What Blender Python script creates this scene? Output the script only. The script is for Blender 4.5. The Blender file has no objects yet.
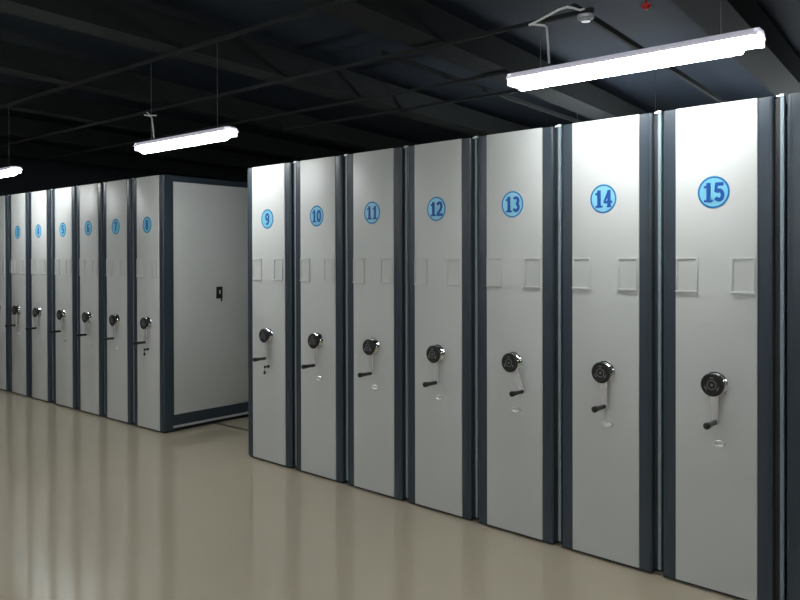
import bpy, bmesh, math, random
from mathutils import Matrix, Vector
random.seed(4)
PI = math.pi
SC = bpy.context.scene
COL = SC.collection

# ------------------------------------------------------------------ view
SC.view_settings.view_transform = 'Standard'
SC.view_settings.look = 'None'
SC.view_settings.gamma = 1.0
SC.view_settings.use_curve_mapping = False
SC.view_settings.exposure = 0.25

# ------------------------------------------------------------------ materials
def mat(name, col, rough=0.5, metal=0.0, trans=0.0, emit=None, strength=0.0, noise=0.0, nscale=8.0,
        coat=0.0, bump=0.0, bscale=300.0, spec=0.5, stretch=(1, 1, 1)):
    m = bpy.data.materials.new(name)
    m.use_nodes = True
    nt = m.node_tree
    b = nt.nodes['Principled BSDF']
    b.inputs['Base Color'].default_value = (*col, 1)
    b.inputs['Roughness'].default_value = rough
    b.inputs['Metallic'].default_value = metal
    b.inputs['Transmission Weight'].default_value = trans
    b.inputs['Specular IOR Level'].default_value = spec
    b.inputs['Coat Weight'].default_value = coat
    tc = nt.nodes.new('ShaderNodeTexCoord')
    mp = nt.nodes.new('ShaderNodeMapping')
    mp.inputs['Scale'].default_value = stretch
    nt.links.new(tc.outputs['Object'], mp.inputs['Vector'])
    if noise > 0:
        n = nt.nodes.new('ShaderNodeTexNoise')
        n.inputs['Scale'].default_value = nscale
        n.inputs['Detail'].default_value = 4
        nt.links.new(mp.outputs[0], n.inputs['Vector'])
        r = nt.nodes.new('ShaderNodeMix'); r.data_type = 'RGBA'
        r.inputs['A'].default_value = (*[c * (1 - noise) for c in col], 1)
        r.inputs['B'].default_value = (*[min(1, c * (1 + noise)) for c in col], 1)
        nt.links.new(n.outputs['Fac'], r.inputs['Factor'])
        nt.links.new(r.outputs['Result'], b.inputs['Base Color'])
    if bump > 0:
        n2 = nt.nodes.new('ShaderNodeTexNoise')
        n2.inputs['Scale'].default_value = bscale
        nt.links.new(mp.outputs[0], n2.inputs['Vector'])
        bp = nt.nodes.new('ShaderNodeBump')
        bp.inputs['Strength'].default_value = bump
        bp.inputs['Distance'].default_value = 0.001
        nt.links.new(n2.outputs['Fac'], bp.inputs['Height'])
        nt.links.new(bp.outputs[0], b.inputs['Normal'])
    if emit:
        b.inputs['Emission Color'].default_value = (*emit, 1)
        b.inputs['Emission Strength'].default_value = strength
    return m

LAMP = 27.0
M = dict(
    panel=mat('pale_powder_coat', (0.55, 0.57, 0.555), 0.42, noise=0.03, nscale=3, bump=0.10, bscale=500),
    slate=mat('slate_powder_coat', (0.028, 0.043, 0.058), 0.36, noise=0.05, nscale=5, bump=0.05, bscale=500),
    body=mat('grey_steel', (0.33, 0.35, 0.36), 0.5, noise=0.03, nscale=4),
    seal=mat('light_seal', (0.20, 0.26, 0.30), 0.5, noise=0.03, nscale=6),
    rubber=mat('black_rubber', (0.012, 0.013, 0.014), 0.6, noise=0.1, nscale=20),
    black=mat('black_plastic', (0.010, 0.010, 0.011), 0.32, noise=0.1, nscale=30),
    mark=mat('grey_marking', (0.20, 0.21, 0.21), 0.5, noise=0.05, nscale=30),
    chrome=mat('chrome', (0.72, 0.73, 0.73), 0.14, metal=1.0, noise=0.03, nscale=10),
    satin=mat('satin_steel', (0.80, 0.80, 0.80), 0.30, metal=0.6, noise=0.04, nscale=20),
    strip=mat('pale_steel_strip', (0.50, 0.52, 0.54), 0.35, metal=0.3, noise=0.04, nscale=10),
    sticker=mat('sky_blue_sticker', (0.20, 0.58, 0.78), 0.25, noise=0.03, nscale=10),
    ring=mat('mid_blue_print', (0.020, 0.17, 0.42), 0.25, noise=0.03, nscale=10),
    digit=mat('deep_blue_print', (0.006, 0.085, 0.36), 0.55, spec=0.3, noise=0.03, nscale=10),
    floor=mat('epoxy_floor', (0.49, 0.43, 0.32), 0.08, noise=0.05, nscale=1.2, spec=0.9),
    rail=mat('rail_steel', (0.10, 0.105, 0.09), 0.4, metal=0.6, noise=0.1, nscale=12),
    ceil=mat('black_blue_ceiling', (0.019, 0.028, 0.042), 0.8, spec=0.3, noise=0.15, nscale=1.5),
    beam=mat('dark_grey_beam', (0.024, 0.028, 0.029), 0.85, spec=0.2, noise=0.1, nscale=3),
    wall=mat('dark_wall', (0.05, 0.06, 0.075), 0.7, noise=0.08, nscale=1.0),
    lampwhite=mat('lamp_housing_painted_glow', (0.72, 0.72, 0.75), 0.35, emit=(0.85, 0.83, 1.0), strength=0.28, noise=0.02, nscale=10),  # opaque housing; slight emission stands in for light on its unlit sides
    clear=mat('frosted_plastic_painted_glow', (0.85, 0.86, 0.88), 0.35, trans=0.75, emit=(0.85, 0.85, 0.95), strength=0.3, noise=0.02, nscale=10),  # emission added so the end caps look lit
    cap=mat('white_nylon', (0.75, 0.77, 0.78), 0.4, noise=0.02, nscale=10),
    tube=mat('lit_tube', (0.9, 0.9, 0.88), 0.4, emit=(0.97, 0.995, 1.0), strength=LAMP, noise=0.01),
    tube_fill=mat('added_fill_tube', (0.9, 0.9, 0.88), 0.4, emit=(0.96, 0.99, 1.0), strength=50, noise=0.01),  # stronger glow for the added fill lamps behind the viewer
    tube_ceil_fill=mat('added_ceiling_fill_tube', (0.9, 0.9, 0.88), 0.4, emit=(0.92, 0.97, 1.0), strength=110, noise=0.01),  # strongest glow, for the added lamps that brighten the far ceiling
    cable=mat('white_cable', (0.75, 0.76, 0.78), 0.45, noise=0.03, nscale=20),
    rod=mat('grey_rod', (0.16, 0.18, 0.20), 0.5, metal=0.4, noise=0.05, nscale=20),
    red=mat('red_enamel', (0.55, 0.03, 0.03), 0.4, noise=0.05, nscale=20),
)

# ------------------------------------------------------------------ mesh helpers
class MB:
    """collects shapes; build() links them as ONE mesh object"""
    def __init__(self): self.bm = bmesh.new()
    def box(self, x0, x1, y0, y1, z0, z1, bev=0.0, mi=0, seg=2, rot=None):
        b = bmesh.new()
        bmesh.ops.create_cube(b, size=1)
        bmesh.ops.scale(b, vec=(abs(x1-x0), abs(y1-y0), abs(z1-z0)), verts=b.verts)
        if bev > 0:
            bmesh.ops.bevel(b, geom=b.edges[:], offset=bev, segments=seg, affect='EDGES', profile=0.5)
        if rot is not None: bmesh.ops.transform(b, matrix=rot, verts=b.verts)
        bmesh.ops.translate(b, vec=((x0+x1)/2, (y0+y1)/2, (z0+z1)/2), verts=b.verts)
        self._add(b, mi); return self
    def _add(self, b, mi=0):
        for f in b.faces: f.material_index = mi
        me = bpy.data.meshes.new('tmp'); b.to_mesh(me); b.free()
        self.bm.from_mesh(me); bpy.data.meshes.remove(me)
    def prism(self, prof, x0, x1, axis='Z', mi=0):
        """closed 2-D profile extruded along an axis"""
        b = bmesh.new(); n = len(prof)
        def P(p, t):
            if axis == 'Z': return (p[0], p[1], t)
            if axis == 'X': return (t, p[0], p[1])
            return (p[0], t, p[1])
        A = [b.verts.new(P(p, x0)) for p in prof]; B = [b.verts.new(P(p, x1)) for p in prof]
        b.faces.new(A); b.faces.new(B[::-1])
        for i in range(n):
            j = (i+1) % n; b.faces.new((A[i], A[j], B[j], B[i]))
        bmesh.ops.recalc_face_normals(b, faces=b.faces)
        self._add(b, mi); return self
    def lathe(self, prof, seg=40, mi=0, mx=None):
        """profile of (radius, height) spun about Z then put by matrix mx"""
        b = bmesh.new(); rings = []
        for r, z in prof:
            if r < 1e-6: rings.append([b.verts.new((0, 0, z))])
            else: rings.append([b.verts.new((r*math.cos(2*PI*k/seg), r*math.sin(2*PI*k/seg), z)) for k in range(seg)])
        for a, c in zip(rings, rings[1:]):
            for k in range(seg):
                l = (k+1) % seg
                if len(a) == 1 and len(c) == 1: continue
                if len(a) == 1: b.faces.new((a[0], c[k], c[l]))
                elif len(c) == 1: b.faces.new((a[k], a[l], c[0]))
                else: b.faces.new((a[k], a[l], c[l], c[k]))
        bmesh.ops.recalc_face_normals(b, faces=b.faces)
        if mx is not None: bmesh.ops.transform(b, matrix=mx, verts=b.verts)
        self._add(b, mi); return self
    def tube(self, pts, r, seg=10, mi=0):
        b = bmesh.new(); pts = [Vector(p) for p in pts]; rings = []
        up = Vector((0.13, 0.21, 0.97)).normalized()
        for i, p in enumerate(pts):
            t = (pts[min(i+1, len(pts)-1)] - pts[max(i-1, 0)]).normalized()
            s = t.cross(up).normalized(); w = s.cross(t).normalized()
            rings.append([b.verts.new(p + s*r*math.cos(2*PI*k/seg) + w*r*math.sin(2*PI*k/seg)) for k in range(seg)])
        for a, c in zip(rings, rings[1:]):
            for k in range(seg):
                l = (k+1) % seg; b.faces.new((a[k], a[l], c[l], c[k]))
        b.faces.new(rings[0][::-1]); b.faces.new(rings[-1])
        bmesh.ops.recalc_face_normals(b, faces=b.faces)
        self._add(b, mi); return self
    def mesh(self, name, mats, smooth=True):
        me = bpy.data.meshes.new(name)
        if smooth:
            for f in self.bm.faces: f.smooth = True
            for e in self.bm.edges:
                if len(e.link_faces) == 2 and e.calc_face_angle(0) > math.radians(32): e.smooth = False
        self.bm.to_mesh(me); self.bm.free()
        for m in (mats if isinstance(mats, (list, tuple)) else [mats]): me.materials.append(M[m])
        return me

def link(name, me, parent=None, loc=(0, 0, 0), rot=(0, 0, 0), label=None):
    o = bpy.data.objects.new(name, me); COL.objects.link(o)
    o.location = loc; o.rotation_euler = rot
    if parent: o.parent = parent
    if label: o['label'] = label
    return o
def thing(name, label, cat, loc, rz=0, group=None):
    o = bpy.data.objects.new(name, None); COL.objects.link(o)
    o.empty_display_size = 0.1
    o.location = loc; o.rotation_euler = (0, 0, rz)
    o['label'] = label; o['category'] = cat
    if group: o['group'] = group
    return o
def tag(o, label, cat, group=None):
    o['label'] = label; o['category'] = cat
    if group: o['group'] = group
    return o
CACHE = {}
def cached(key, fn):
    if key not in CACHE: CACHE[key] = fn()
    return CACHE[key]

# ------------------------------------------------------------------ camera
CAM_H = 1.5486; F = 751.0; YAW = 0.68
cd = bpy.data.cameras.new('camera'); cam = bpy.data.objects.new('camera', cd); COL.objects.link(cam)
cd.sensor_fit = 'HORIZONTAL'; cd.sensor_width = 36.0
cd.lens = F / 800 * 36.0
cd.shift_x = (400 - 432.65) / 800
cd.shift_y = (263.5 - 300) / 800
cd.clip_start = 0.05; cd.clip_end = 100
cam.matrix_world = (Matrix.Translation((0, 0, CAM_H)) @ Matrix.Rotation(YAW, 4, 'Z')
                    @ Matrix.Rotation(PI/2 - 0.0062, 4, 'X') @ Matrix.Rotation(-0.0019, 4, 'Z'))
SC.camera = cam

# ------------------------------------------------------------------ the setting
X0, X1, Y0, Y1, ZC = -15.0, 4.5, -4.5, 12.5, 3.45
def struct(name, mb, m, smooth=False):
    o = link(name, mb.mesh(name, m, smooth)); o['kind'] = 'structure'; return o
struct('floor', MB().box(X0, X1, Y0, Y1, -0.1, 0.0), 'floor')
struct('ceiling', MB().box(X0, X1, Y0, Y1, ZC, ZC+0.1), 'ceil')
struct('wall_back', MB().box(X0-0.1, X1+0.1, Y1, Y1+0.1, 0, ZC), 'wall')
struct('wall_front', MB().box(X0-0.1, X1+0.1, Y0-0.1, Y0, 0, ZC), 'wall')
struct('wall_left', MB().box(X0-0.1, X0, Y0, Y1, 0, ZC), 'wall')
struct('wall_right', MB().box(X1, X1+0.1, Y0, Y1, 0, ZC), 'wall')

# ceiling framing: wide joists across the room, thin hanging bars along it
trim_n = 0
def trim(mb, m='beam'):
    global trim_n
    trim_n += 1
    return struct('trim_%d' % trim_n, mb, m)
def cross_beam(x_at4, w, z0, z1, slope=-0.087, ya=Y0, yb=Y1):
    xa = x_at4 + slope*(ya-4); xb = x_at4 + slope*(yb-4); h = w/2
    b = MB()
    b.prism([(xa-h, ya), (xa+h, ya), (xb+h, yb), (xb-h, yb)], z0, z1, 'Z')
    # thin bottom flange lips of the joist
    return trim(b)
for x, w, sl in ((0.2, .26, -.087), (-1.56, .28, -.075), (-3.43, .28, -.087), (-5.10, .24, -.083), (-6.82, .18, -.15), (-8.30, .18, -.16), (-10.0, .18, -.14), (-11.8, .18, -.12)):
    cross_beam(x, w, 3.10, 3.32, sl)
for x in (-2.28, -3.95):
    cross_beam(x, .03, 3.12, 3.16, -.06, 4.26)
for y, x0, x1, w in ((3.16, X0, X1, .026), (4.24, X0, -2.15, .03), (5.22, X0, -3.4, .028), (5.84, -7.0, -3.6, .03)):
    trim(MB().box(x0, x1, y-w/2, y+w/2, 3.075, 3.10))

# floor rails under the cabinets
for i, y in enumerate((4.216, 5.55)):
    r = MB()
    r.box(-10.6, 0.4, y-0.014, y-0.006, 0, 0.005); r.box(-10.6, 0.4, y+0.006, y+0.014, 0, 0.005)
    r.box(-10.6, 0.4, y-0.006, y+0.006, 0, 0.002)
    o = link('floor_rail', r.mesh('floor_rail', 'rail', False))
    tag(o, ['dark steel floor rail crossing the aisle, nearer to the cabinet fronts',
            'dark steel floor rail under the rear half of the cabinets'][i], 'rail')

# ------------------------------------------------------------------ cabinets
DEP = 2.42
BW = 0.255                # half width of a cabinet
def m_panel(H, pw):
    def f():
        b = MB(); b.box(-pw/2, pw/2, -0.004, 0.018, 0.016, H, bev=0.003)
        return b.mesh('front_panel', 'panel')
    return cached(('panel', H, pw), f)
def m_post(H, pw, s):
    def f():
        b = MB(); w = BW - pw/2; r = 0.014
        # rounded outer front corner, small inner one
        prof = []
        x_in, x_out = pw/2 + 0.0005, BW
        for k in range(5):
            a = PI + k*PI/8
            prof.append((x_in + 0.004 + 0.004*math.cos(a), 0.0 + 0.004 + 0.004*math.sin(a)))
        for k in range(7):
            a = -PI/2 + k*PI/12
            prof.append((x_out - r + r*math.cos(a), r + r*math.sin(a)))
        prof += [(x_out, 0.10), (x_in, 0.10)]
        prof = [(s*x, y) for x, y in prof]
        b.prism(prof, 0.016, H-0.002, 'Z')
        # shallow pressed groove line made by a raised bead near the outer edge
        b.box(s*(x_out-0.020), s*(x_out-0.0165), -0.0015, 0.004, 0.02, H-0.004)
        return b.mesh('side_post', 'slate')
    return cached(('post', H, pw, s, BW), f)
def m_body(H):
    def f():
        b = MB()
        b.box(-(BW-.013), BW-.013, 0.101, DEP-0.02, 0.036, H-0.012)
        return b.mesh('cabinet_body', 'body', False)
    return cached(('body', H, BW), f)
def m_top(H):
    def f():
        b = MB(); b.box(-(BW-.005), BW-.005, 0.02, DEP, H-0.012, H-0.001, bev=0.002)
        return b.mesh('top_cover', 'slate')
    return cached(('top', H, BW), f)
def m_frame(H, s):
    def f():
        b = MB(); xa, xb = s*(BW-.0125), s*(BW-.0002)
        b.box(xa, xb, 0.1005, DEP, H-0.053, H-0.013)       # top bar
        b.box(xa, xb, 0.1005, DEP, 0.056, 0.150)           # bottom bar
        b.box(xa, xb, DEP-0.09, DEP, 0.150, H-0.053)       # rear post
        b.box(xa, xb, 1.235, 1.275, 0.150, H-0.053)        # mid post
        return b.mesh('side_frame', 'slate', False)
    return cached(('frame', H, s, BW), f)
def m_strip(s):
    def f():
        b = MB(); b.box(s*(BW-.019), s*(BW+.0015), 0.09, DEP, 0.034, 0.055, bev=0.002)
        return b.mesh('skirt_strip', 'strip')
    return cached(('strip', s, BW), f)
def m_side(H, s, doors):
    def f():
        b = MB()
        if doors:
            b.box(s*(BW-.0125), s*(BW-.005), doors[0], doors[1], 0.152, H-0.055, bev=0.0025)
            return b.mesh('side_door', 'panel')
        for a, c in ((0.102, 1.233), (1.277, DEP-0.092)):
            b.box(s*(BW-.0125), s*(BW-.0065), a, c, 0.152, H-0.055, bev=0.002)
        return b.mesh('side_panel', 'panel')
    return cached(('side', H, s, doors, BW), f)
def m_chassis():
    def f():
        b = MB(); b.box(-0.235, 0.235, 0.012, DEP-0.03, 0.006, 0.035)
        b.box(-0.252, 0.252, 0.004, 0.05, 0.006, 0.0155)
        for y in (0.60, 1.94):
            for x in (-0.15, 0.15):
                b.lathe([(0, -.012), (.014, -.012), (.014, .012), (0, .012)], 16, mx=Matrix.Translation((x, y, 0.0195)) @ Matrix.Rotation(PI/2, 4, 'Y'))
        return b.mesh('chassis', 'rubber', False)
    return cached('chassis', f)
def m_seal(H, g):
    def f():
        b = MB()
        b.box(BW+g*.58, BW+g, 0.012, 0.036, 0.03, H-0.004, bev=0.003)      # light seal bar
        return b.mesh('seal_strip', 'seal')
    return cached(('seal', H, g, BW), f)
def m_gasket(H, g):
    def f():
        b = MB()
        b.box(BW-0.002, BW+g*.60, 0.020, 0.052, 0.03, H-0.01, bev=0.003)
        b.box(BW-0.002, BW+g*.9, 0.0365, 0.052, 0.03, H-0.01, bev=0.002)
        return b.mesh('rubber_gasket', 'rubber')
    return cached(('gasket', H, g, BW), f)
def m_cap(H, g):
    def f():
        b = MB()
        b.box(BW+g*.50, BW+g, 0.009, 0.030, H-0.005, H+0.007, bev=0.003)
        b.box(BW+g*.1, BW+g*.6, 0.016, 0.026, H-0.006, H+0.004, bev=0.002)
        return b.mesh('stop_cap', 'cap')
    return cached(('cap', H, g, BW), f)
def m_holder():
    def f():
        b = MB(); w, h, t = 0.048, 0.077, 0.0045
        b.box(-w, w, -0.0022, 0.0, -h, h)
        for x in (-w, w): b.box(x-t, x+t, -0.0068, 0.0, -h-t, h+t, bev=0.0018)
        b.box(-w-0.006, w+0.006, -0.0085, 0.0, -h-t-0.002, -h+t, bev=0.0018)
        b.box(-w, w, -0.0068, 0.0, h-t, h+t, bev=0.0018)
        return b.mesh('card_holder', 'panel')
    return cached('holder', f)
FY = Matrix.Rotation(PI/2, 4, 'X')       # lathe axis +Z turned to point out of the front (-Y)
def m_badge():
    def f():
        b = MB()
        b.lathe([(0, 0), (0.0745, 0), (0.0745, 0.0012), (0, 0.0012)], 64, 0, FY)
        b.lathe([(0.0655, 0.0012), (0.0735, 0.0012), (0.0735, 0.0018), (0.0655, 0.0018), (0.0655, 0.0012)], 64, 1, FY)
        return b.mesh('number_badge', ['sticker', 'ring'], False)
    return cached('badge', f)
def arc(cx, cz, rx, rz, a0, a1, n=14):
    return [(cx + rx*math.cos(math.radians(a0+(a1-a0)*k/n)), cz + rz*math.sin(math.radians(a0+(a1-a0)*k/n))) for k in range(n+1)]
DIG = {   # strokes in a cell 0.6 wide and 1 high: (points, half width)
    '0': [(arc(0, .5, .185, .41, 0, 360, 32), .095)],
    '1': [([(.03, .0), (.03, 1.0)], .105), ([(-.20, .76), (-.03, .84), (.05, .96)], .06), ([(-.20, .055), (.26, .055)], .055)],
    '2': [(arc(0, .70, .185, .215, 165, -20) + [(.10, .44), (-.10, .24), (-.19, .09)], .095), ([(-.26, .085), (.27, .085)], .085)],
    '3': [(arc(-.01, .715, .17, .20, 150, -90), .09), (arc(-.01, .30, .19, .215, 90, -155), .095)],
    '4': [([(.08, .0), (.08, 1.0)], .10), ([(.06, .95), (-.21, .33)], .065), ([(-.26, .30), (.28, .30)], .07), ([(-.06, .045), (.22, .045)], .045)],
    '5': [([(.23, .91), (-.20, .91)], .09), ([(-.14, .95), (-.17, .50)], .075), (arc(-.01, .34, .19, .25, 135, -150), .095)],
    '6': [(arc(0, .32, .185, .235, 0, 360, 28), .09), (arc(.02, .55, .205, .37, 60, 185), .09)],
    '7': [([(-.25, .91), (.25, .91)], .09), ([(.19, .88), (.02, .45), (-.04, .0)], .10)],
    '8': [(arc(0, .73, .155, .185, 0, 360, 28), .085), (arc(0, .28, .185, .20, 0, 360, 28), .09)],
    '9': [(arc(0, .68, .185, .235, 0, 360, 28), .09), (arc(-.02, .45, .205, .37, 5, -120), .09)],
}
def m_number(txt):
    def f():
        b = bmesh.new(); h = 0.088; n = len(txt); cw = 0.052 if n == 2 else 0.054
        for i, ch in enumerate(txt):
            ox = (i - (n-1)/2)*cw
            for q, (pts, hw) in enumerate(DIG[ch]):
                P = [Vector((p[0]*0.088, (p[1]-.5)*h)) for p in pts]; w = hw*0.088
                closed = (P[0]-P[-1]).length < 1e-5
                if closed: P = P[:-1]
                m = len(P); fr = []
                for k in range(m):
                    if closed: t = P[(k+1) % m] - P[k-1]
                    else: t = P[min(k+1, m-1)] - P[max(k-1, 0)]
                    t.normalize(); nn = Vector((-t.y, t.x)); row = []
                    for sg in (1, -1):
                        v = P[k] + nn*w*sg
                        row.append([b.verts.new((v.x+ox, y, v.y)) for y in (-0.0030-0.0001*q, -0.0010)])
                    fr.append(row)
                for k in range(m if closed else m-1):
                    A, B = fr[k], fr[(k+1) % m]
                    b.faces.new((A[0][0], A[1][0], B[1][0], B[0][0]))
                    b.faces.new((A[0][1], B[0][1], B[1][1], A[1][1]))
                    b.faces.new((A[0][0], B[0][0], B[0][1], A[0][1]))
                    b.faces.new((A[1][0], A[1][1], B[1][1], B[1][0]))
                if not closed:
                    for A in (fr[0], fr[-1]): b.faces.new((A[0][0], A[0][1], A[1][1], A[1][0]))
        bmesh.ops.recalc_face_normals(b, faces=b.faces)
        me = bpy.data.meshes.new('number'); b.to_mesh(me); b.free()
        me.materials.append(M['digit'])
        return me
    return cached(('num', txt), f)
def m_hub():
    def f():
        b = MB()
        b.lathe([(0, 0), (0.056, 0), (0.057, 0.003), (0.055, 0.007), (0.050, 0.010), (0.047, 0.016), (0.042, 0.022), (0.034, 0.027), (0.022, 0.030), (0.020, 0.036), (0, 0.036)], 48, 0, FY)
        return b.mesh('crank_hub', 'chrome')
    return cached('hub', f)
def m_knob():
    def f():
        b = MB()
        b.lathe([(0, 0.036), (0.046, 0.036), (0.051, 0.038), (0.0530, 0.042), (0.0530, 0.049), (0.050, 0.053), (0.044, 0.0555), (0.038, 0.0545), (0, 0.0545)], 48, 0, FY)
        b.lathe([(0.019, 0.0545), (0.022, 0.0545), (0.022, 0.0562), (0.019, 0.0562), (0.019, 0.0545)], 32, 1, FY)
        b.lathe([(0, 0.0562), (0.006, 0.0562), (0.006, 0.0545)], 16, 1, FY)
        for k in range(3):
            a = PI/6 + k*2*PI/3
            b.box(-0.009, 0.009, -0.0565, -0.0540, -0.0022, 0.0022, mi=1, rot=None)
            vs = b.bm.verts[-8:] if False else None
            b.bm.verts.ensure_lookup_table()
            vs = [b.bm.verts[i] for i in range(len(b.bm.verts)-8, len(b.bm.verts))]
            bmesh.ops.transform(b.bm, matrix=Matrix.Rotation(a, 4, 'Y') @ Matrix.Translation((0.032, 0, 0)) @ Matrix.Rotation(PI/2, 4, 'Y'), verts=vs)
        return b.mesh('hand_knob', ['black', 'mark'])
    return cached('knob', f)
def m_arm():
    def f():
        b = MB()
        # tapered flat arm with a slight dog-leg, thickness 6 mm, hanging down
        prof = [(-0.020, 0.0), (0.020, 0.0), (0.0185, -0.06), (0.0155, -0.13), (0.0135, -0.172)]
        for k in range(1, 8):
            a = -k*PI/8; prof.append((0.0135*math.cos(a), -0.172+0.0135*math.sin(a)))
        prof += [(-0.0135, -0.172), (-0.0155, -0.13), (-0.0185, -0.06)]
        b.prism(prof, -0.035, -0.027, 'Y')
        b.lathe([(0, 0), (0.010, 0), (0.010, 0.006), (0, 0.006)], 20, 0, Matrix.Translation((0, -0.025, -0.172)) @ Matrix.Rotation(-PI/2, 4, 'X'))
        return b.mesh('crank_arm', 'satin')
    return cached('arm', f)
def m_grip():
    def f():
        b = MB()
        b.lathe([(0, 0), (0.0105, 0), (0.0115, 0.006), (0.0105, 0.03), (0.0125, 0.07), (0.0160, 0.095), (0.0155, 0.103), (0.010, 0.108), (0, 0.109)], 24, 0,
                Matrix.Translation((0, -0.035, -0.172)) @ FY)
        return b.mesh('grip', 'black')
    return cached('grip', f)
def m_lock():
    def f():
        b = MB()
        # oval thumb lock: rounded rim around a dished cup
        n = 32; R = []
        for (rx, rz, y) in ((.028, .015, 0), (.029, .016, -.004), (.026, .013, -.007), (.022, .010, -.006), (.018, .007, -.002)):
            R.append([(rx*math.cos(2*PI*k/n), y, rz*math.sin(2*PI*k/n)) for k in range(n)])
        bb = bmesh.new(); V = [[bb.verts.new(p) for p in r] for r in R]
        for a, c in zip(V, V[1:]):
            for k in range(n):
                l = (k+1) % n; bb.faces.new((a[k], a[l], c[l], c[k]))
        bb.faces.new(V[-1]); bb.faces.new(V[0][::-1])
        bmesh.ops.recalc_face_normals(bb, faces=bb.faces); b._add(bb)
        return b.mesh('thumb_lock', 'satin')
    return cached('lock', f)
def m_keylock():
    def f():
        b = MB()
        b.lathe([(0, 0), (0.012, 0), (0.012, 0.010), (0.009, 0.013), (0, 0.013)], 24, 0, FY)
        return b.mesh('key_lock', 'black')
    return cached('klock', f)
def m_key():
    def f():
        b = MB()
        b.box(-0.0015, 0.0015, -0.032, -0.012, -0.004, 0.004)
        b.lathe([(0, 0), (0.010, 0), (0.010, 0.004), (0, 0.004)], 20, 0, Matrix.Translation((0.002, -0.036, 0)) @ Matrix.Rotation(PI/2, 4, 'Y'))
        b.tube([(0, -0.038, -0.006), (0, -0.040, -0.018), (-0.002, -0.036, -0.030)], 0.0015, 8)
        b.box(-0.010, 0.006, -0.042, -0.030, -0.056, -0.030, bev=0.003)
        return b.mesh('key', 'black')
    return cached('key', f)
def m_plate():
    def f():
        b = MB()
        b.box(0.2495, 0.258, 0.548, 0.614, 1.178, 1.290, bev=0.003)
        b.box(0.2575, 0.263, 0.574, 0.589, 1.222, 1.258, bev=0.002, mi=1)
        b.box(0.258, 0.266, 0.594, 0.606, 1.150, 1.182, bev=0.002)
        return b.mesh('handle_plate', ['black', 'satin'])
    return cached('plate', f)

A_R, D_R = 0.7209 - YAW, 3.4583
A_L, D_L = 0.689 - YAW, 3.6169
def place(a, d, s):
    return (math.cos(a)*s + math.sin(a)*d, -math.sin(a)*s + math.cos(a)*d, 0)

def cabinet(label, row, s, num=None, tilt=0, pw=0.376, key=False, doors=False, bw=0.255):
    global BW
    BW = bw
    a, d, H = (A_R, D_R, 2.26) if row == 'R' else (A_L, D_L, 2.30)
    t = thing('shelving_cabinet', label, 'cabinet', place(a, d, s), -a, 'mobile shelving cabinets in one long row')
    link('front_panel', m_panel(H, pw), t)
    link('side_post', m_post(H, pw, -1), t); link('side_post', m_post(H, pw, 1), t)
    link('cabinet_body', m_body(H), t); link('top_cover', m_top(H), t)
    for sd in (-1, 1):
        link('side_frame', m_frame(H, sd), t); link('skirt_strip', m_strip(sd), t)
        if sd == 1 and doors:
            ds = ((0.102, 1.233), (1.277, DEP-0.092))
            for i, dd in enumerate(ds):
                o = link('side_door', m_side(H, sd, dd), t)
                if i == 0: link('door_handle', m_plate(), o, label='black recessed latch plate with silver lever')
        else:
            link('side_panel', m_side(H, sd, None), t)
    link('chassis', m_chassis(), t)
    if not doors:
        g = 0.041 if row == 'R' else 0.026
        link('seal_strip', m_seal(H, g), t); link('rubber_gasket', m_gasket(H, g), t); link('stop_cap', m_cap(H, g), t)
    zb = 1.853 if row == 'R' else 1.862
    fy = -0.004
    if num:
        b = link('number_badge', m_badge(), t, (-0.006, fy, zb), label='round sky blue sticker reading %s' % num)
        link('number', m_number(num), b)
    for x in (-0.132, 0.128): link('card_holder', m_holder(), t, (x, fy, 1.471))
    zk = 0.972
    hub = link('crank_hub', m_hub(), t, (0.006, fy, zk))
    link('hand_knob', m_knob(), hub)
    link('crank_arm', m_arm(), hub, rot=(0, math.radians(-tilt), 0)); link('grip', m_grip(), hub, rot=(0, math.radians(-tilt), 0))
    if key:
        k = link('key_lock', m_keylock(), t, (0.004, fy, 0.735)); link('key', m_key(), k)
    else:
        link('thumb_lock', m_lock(), t, (0.020, fy, 0.706 if num != '15' else 0.698))
    return t

cabinet('shelving cabinet cut off at the far left edge, beside the one with badge 3', 'L', -9.668)
LR = [('3', -9.113, 0, 'pale grey shelving cabinet with badge 3, farthest left numbered one, narrowest in view'),
      ('4', -8.573, 2, 'pale grey shelving cabinet with badge 4, between cabinets 3 and 5'),
      ('5', -7.990, -1, 'pale grey shelving cabinet with badge 5, between cabinets 4 and 6'),
      ('6', -7.434, 2, 'pale grey shelving cabinet with badge 6, between cabinets 5 and 7'),
      ('7', -6.887, 1, 'pale grey shelving cabinet with badge 7, just left of the one showing its side'),
      ('8', -6.324, 2, 'pale grey shelving cabinet with badge 8, its long side and black latch facing the aisle')]
for n, s, ti, lb in LR:
    cabinet(lb, 'L', s, n, ti, key=(n == '8'), doors=(n == '8'))
RR = [('9', -4.697, 2, 'pale grey shelving cabinet with badge 9, keys in its lock, right side of the aisle'),
      ('10', -4.1215, 0, 'pale grey shelving cabinet with badge 10, standing between cabinets 9 and 11'),
      ('11', -3.5596, 3, 'pale grey shelving cabinet with badge 11, standing between cabinets 10 and 12'),
      ('12', -2.998, 4, 'pale grey shelving cabinet with badge 12, standing between cabinets 11 and 13'),
      ('13', -2.434, 27, 'pale grey shelving cabinet with badge 13, its crank arm swung to the right'),
      ('14', -1.8695, 4, 'pale grey shelving cabinet with badge 14, brightly lit under the near lamp'),
      ('15', -1.3058, 3, 'pale grey shelving cabinet with badge 15, the nearest and widest in view')]
for n, s, ti, lb in RR:
    cabinet(lb, 'R', s, n, ti, pw=(0.405 if n == '9' else 0.376), bw=(0.275 if n == '9' else 0.255), key=(n == '9'))
cabinet('shelving cabinet cut off at the right edge, beside the one with badge 15', 'R', -0.742)

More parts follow.
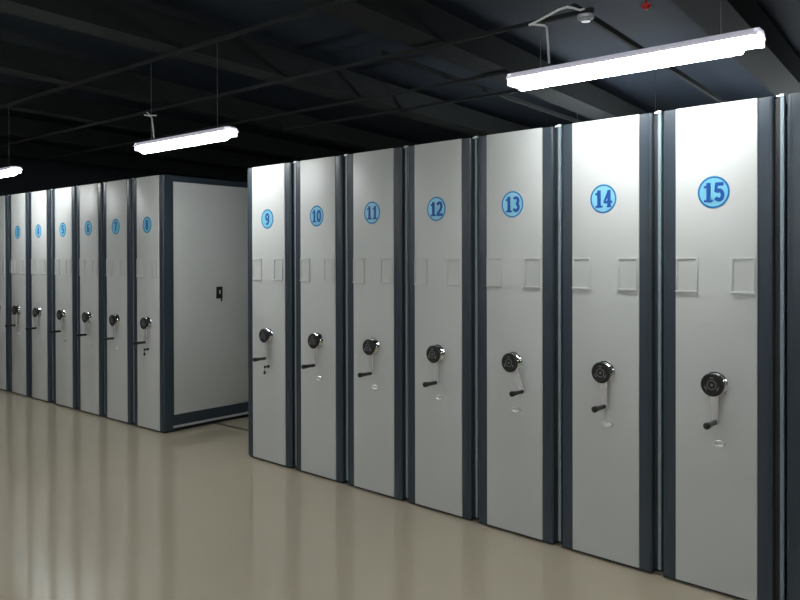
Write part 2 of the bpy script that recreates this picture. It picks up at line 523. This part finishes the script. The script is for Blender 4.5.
# ------------------------------------------------------------------ lamps
def m_housing():
    def f():
        b = MB(); L = 1.18
        prof = [(-0.030, 0.056), (0.030, 0.056), (0.058, 0.034), (0.062, 0.022), (0.058, 0.022), (0.054, 0.030),
                (0.012, 0.044), (-0.012, 0.044), (-0.054, 0.030), (-0.058, 0.022), (-0.062, 0.022), (-0.058, 0.034)]
        b.prism(prof, 0.0, L, 'X')
        return b.mesh('lamp_housing', 'lampwhite', False)
    return cached('housing', f)
def m_diffuser(mt):
    def f():
        b = MB()
        prof = []
        for k in range(13):
            a = PI + k*PI/12
            prof.append((0.055*math.cos(a), 0.026 + 0.058*math.sin(a)))
        prof += [(0.052, 0.031), (-0.052, 0.031)]
        b.prism(prof, 0.05, 1.10, 'X')
        return b.mesh('diffuser', mt)
    return cached(('diffuser', mt), f)
def m_tubes(y, mt):
    def f():
        b = MB()
        b.lathe([(0, 0.018), (0.013, 0.018), (0.014, 0.02), (0.014, 1.160), (0.013, 1.162), (0, 1.162)], 20, 0,
                Matrix.Translation((0, y, 0.006)) @ Matrix.Rotation(PI/2, 4, 'Y'))
        return b.mesh('lamp_tube', mt)
    return cached(('tubes', y, mt), f)
def m_endcap(x0, x1):
    def f():
        b = MB()
        b.box(x0, x1, -0.052, 0.052, -0.010, 0.050, bev=0.004)
        b.box(x0-0.004 if x0 > 0.5 else x1-0.002, x1+0.0 if x0 > 0.5 else x1+0.012, -0.052, 0.052, -0.010, 0.012, bev=0.003)
        return b.mesh('lamp_holder', 'clear')
    return cached(('endcap', x0), f)
def lamp(label, x, y, z, grp='suspended tube lamps', mt='tube'):
    t = thing('ceiling_lamp', label, 'lamp', (x, y, z), 0, grp)
    link('lamp_housing', m_housing(), t)
    link('diffuser', m_diffuser(mt), t)
    for yy in (-0.034, 0.034): link('lamp_tube', m_tubes(yy, mt), t)
    link('lamp_holder', m_endcap(0.0, 0.016), t); link('lamp_holder', m_endcap(1.164, 1.18), t)
    for xx in (0.16, 1.02):
        def rod():
            b = MB(); b.tube([(0, 0, 0.052), (0, 0, 3.08-2.412)], 0.0022, 8)
            b.box(-0.012, 0.012, -0.010, 0.010, 0.050, 0.062, bev=0.002)
            return b.mesh('hanging_rod', 'rod')
        link('hanging_rod', cached('rod', rod), t, (xx, 0, 0))
    return t
LY, LZ = 3.145, 2.412
l1 = lamp('nearest lit tube lamp, hanging in front of cabinets 13 to 15', -2.05, LY+0.03, LZ)
l2 = lamp('lit tube lamp hanging above cabinet 8 and the aisle, with a short bent cable', -5.54, LY+0.03, LZ)
l3 = lamp('lit tube lamp cut off by the left edge above cabinets 3 and 4', -9.02, LY+0.03, LZ)
lamp('lit tube lamp next along the row, out of view to the right of cabinet 15', 1.40, LY+0.03, LZ)
for i, (x, y) in enumerate(((-9.0, -0.3), (-5.5, -0.3), (-2.0, -0.3), (1.5, -0.3))):  # unseen lamps added to brighten the cabinet fronts and floor
    lamp('unseen tube lamp added behind the viewer as fill light, %s' % ['far left', 'left of middle', 'right of middle', 'far right'][i], x, y, LZ, 'added fill lamps behind the viewer', 'tube_fill')
for i, (x, y) in enumerate(((-9.0, -2.6), (-5.5, -2.6), (-2.0, -2.6), (1.5, -2.6))):  # second unseen row, added for more even fill light
    lamp('unseen tube lamp added farther behind the viewer as fill light, %s' % ['far left', 'left of middle', 'right of middle', 'far right'][i], x, y, LZ, 'added fill lamps farther behind the viewer', 'tube_fill')
def m_spine():
    def f():
        b = MB(); b.box(0, 1.2, -0.012, 0.012, 0.0, 0.04, bev=0.003)
        for x in (0.006, 1.194): b.box(x-.006, x+.006, -0.055, 0.055, 0.0, 0.04, bev=0.003)
        return b.mesh('lamp_spine', 'cap')
    return cached('spine', f)
def m_bare():
    def f():
        b = MB(); b.lathe([(0, 0.012), (0.014, 0.012), (0.014, 1.188), (0, 1.188)], 16, 0, Matrix.Rotation(PI/2, 4, 'Y'))
        return b.mesh('lamp_tube', 'tube_ceil_fill')
    return cached('bare', f)
for i, (x, y) in enumerate(((-3.9, 7.0), (-2.3, 8.4))):  # hidden lamps added to brighten the ceiling at the upper right
    t = thing('ceiling_lamp', 'unseen bare twin tube lamp added behind the cabinets to brighten the ceiling, %s one' % ['left', 'right'][i], 'lamp', (x, y, 2.15), 0, 'added ceiling fill lamps behind the cabinets')
    link('lamp_spine', m_spine(), t)
    for yy in (-.04, .04): link('lamp_tube', m_bare(), t, (0, yy, 0.022))
    for xx in (.17, 1.01):
        q = MB(); q.tube([(0, 0, 0.04), (0, 0, ZC-2.15)], 0.0022, 8); link('hanging_rod', q.mesh('hanging_rod', 'rod'), t, (xx, 0, 0))

# power cables to the lamps
b = MB()
b.tube([(-1.843, LY+.03, 2.492), (-1.848, LY+.03, 2.58), (-1.855, LY+.03, 2.665), (-1.868, LY+.03, 2.677), (-1.93, LY+.03, 2.695), (-1.955, LY+.03, 2.697)], 0.0055)
b.tube([(-1.955, LY+.03, 2.697), (-1.90, LY+.03, 2.708), (-1.85, LY+.03, 2.722), (-1.79, LY+.03, 2.738), (-1.745, LY+.03, 2.741), (-1.71, LY+.03, 2.728), (-1.675, LY+.03, 2.712), (-1.655, LY+.03, 2.715)], 0.0055)
tag(link('lamp_cable', b.mesh('lamp_cable', 'cable')), 'white bent power cable rising above the nearest lamp', 'cable')
b = MB()
b.tube([(-5.345, LY+.03, 2.488), (-5.355, LY+.03, 2.56), (-5.372, LY+.03, 2.645), (-5.385, LY+.03, 2.662), (-5.48, LY+.03, 2.685)], 0.006)
b.tube([(-5.44, LY+.03, 2.70), (-5.40, LY+.03, 2.672), (-5.31, LY+.03, 2.660)], 0.005)
tag(link('lamp_cable', b.mesh('lamp_cable', 'cable')), 'short white cable with a bent top over the lamp near cabinet 8', 'cable')

b = MB(); b.lathe([(0, 0), (0.052, 0), (0.055, -0.006), (0.050, -0.022), (0.030, -0.030), (0.028, -0.040), (0, -0.042)], 32, 0)
tag(link('smoke_detector', b.mesh('smoke_detector', 'strip'), loc=(-2.205, 4.25, 3.066)), 'round grey smoke detector under a ceiling bar behind the bent cable', 'smoke detector')
b = MB(); b.tube([(0, 0, 0.0), (0, 0, 0.33)], 0.008); b.lathe([(0, -0.03), (0.012, -0.028), (0.03, -0.012), (0.032, 0.0), (0.012, 0.006), (0, 0.006)], 24, 0)
tag(link('sprinkler_head', b.mesh('sprinkler_head', 'red'), loc=(-1.90, 4.46, 3.12)), 'small red sprinkler fitting at the top edge above the nearest lamp', 'sprinkler')

# faint even fill in place of bounce; the closed room shuts it out
w = bpy.data.worlds.new('world'); SC.world = w; w.use_nodes = True
w.node_tree.nodes['Background'].inputs[0].default_value = (0.5, 0.6, 0.7, 1)
w.node_tree.nodes['Background'].inputs[1].default_value = 0.02
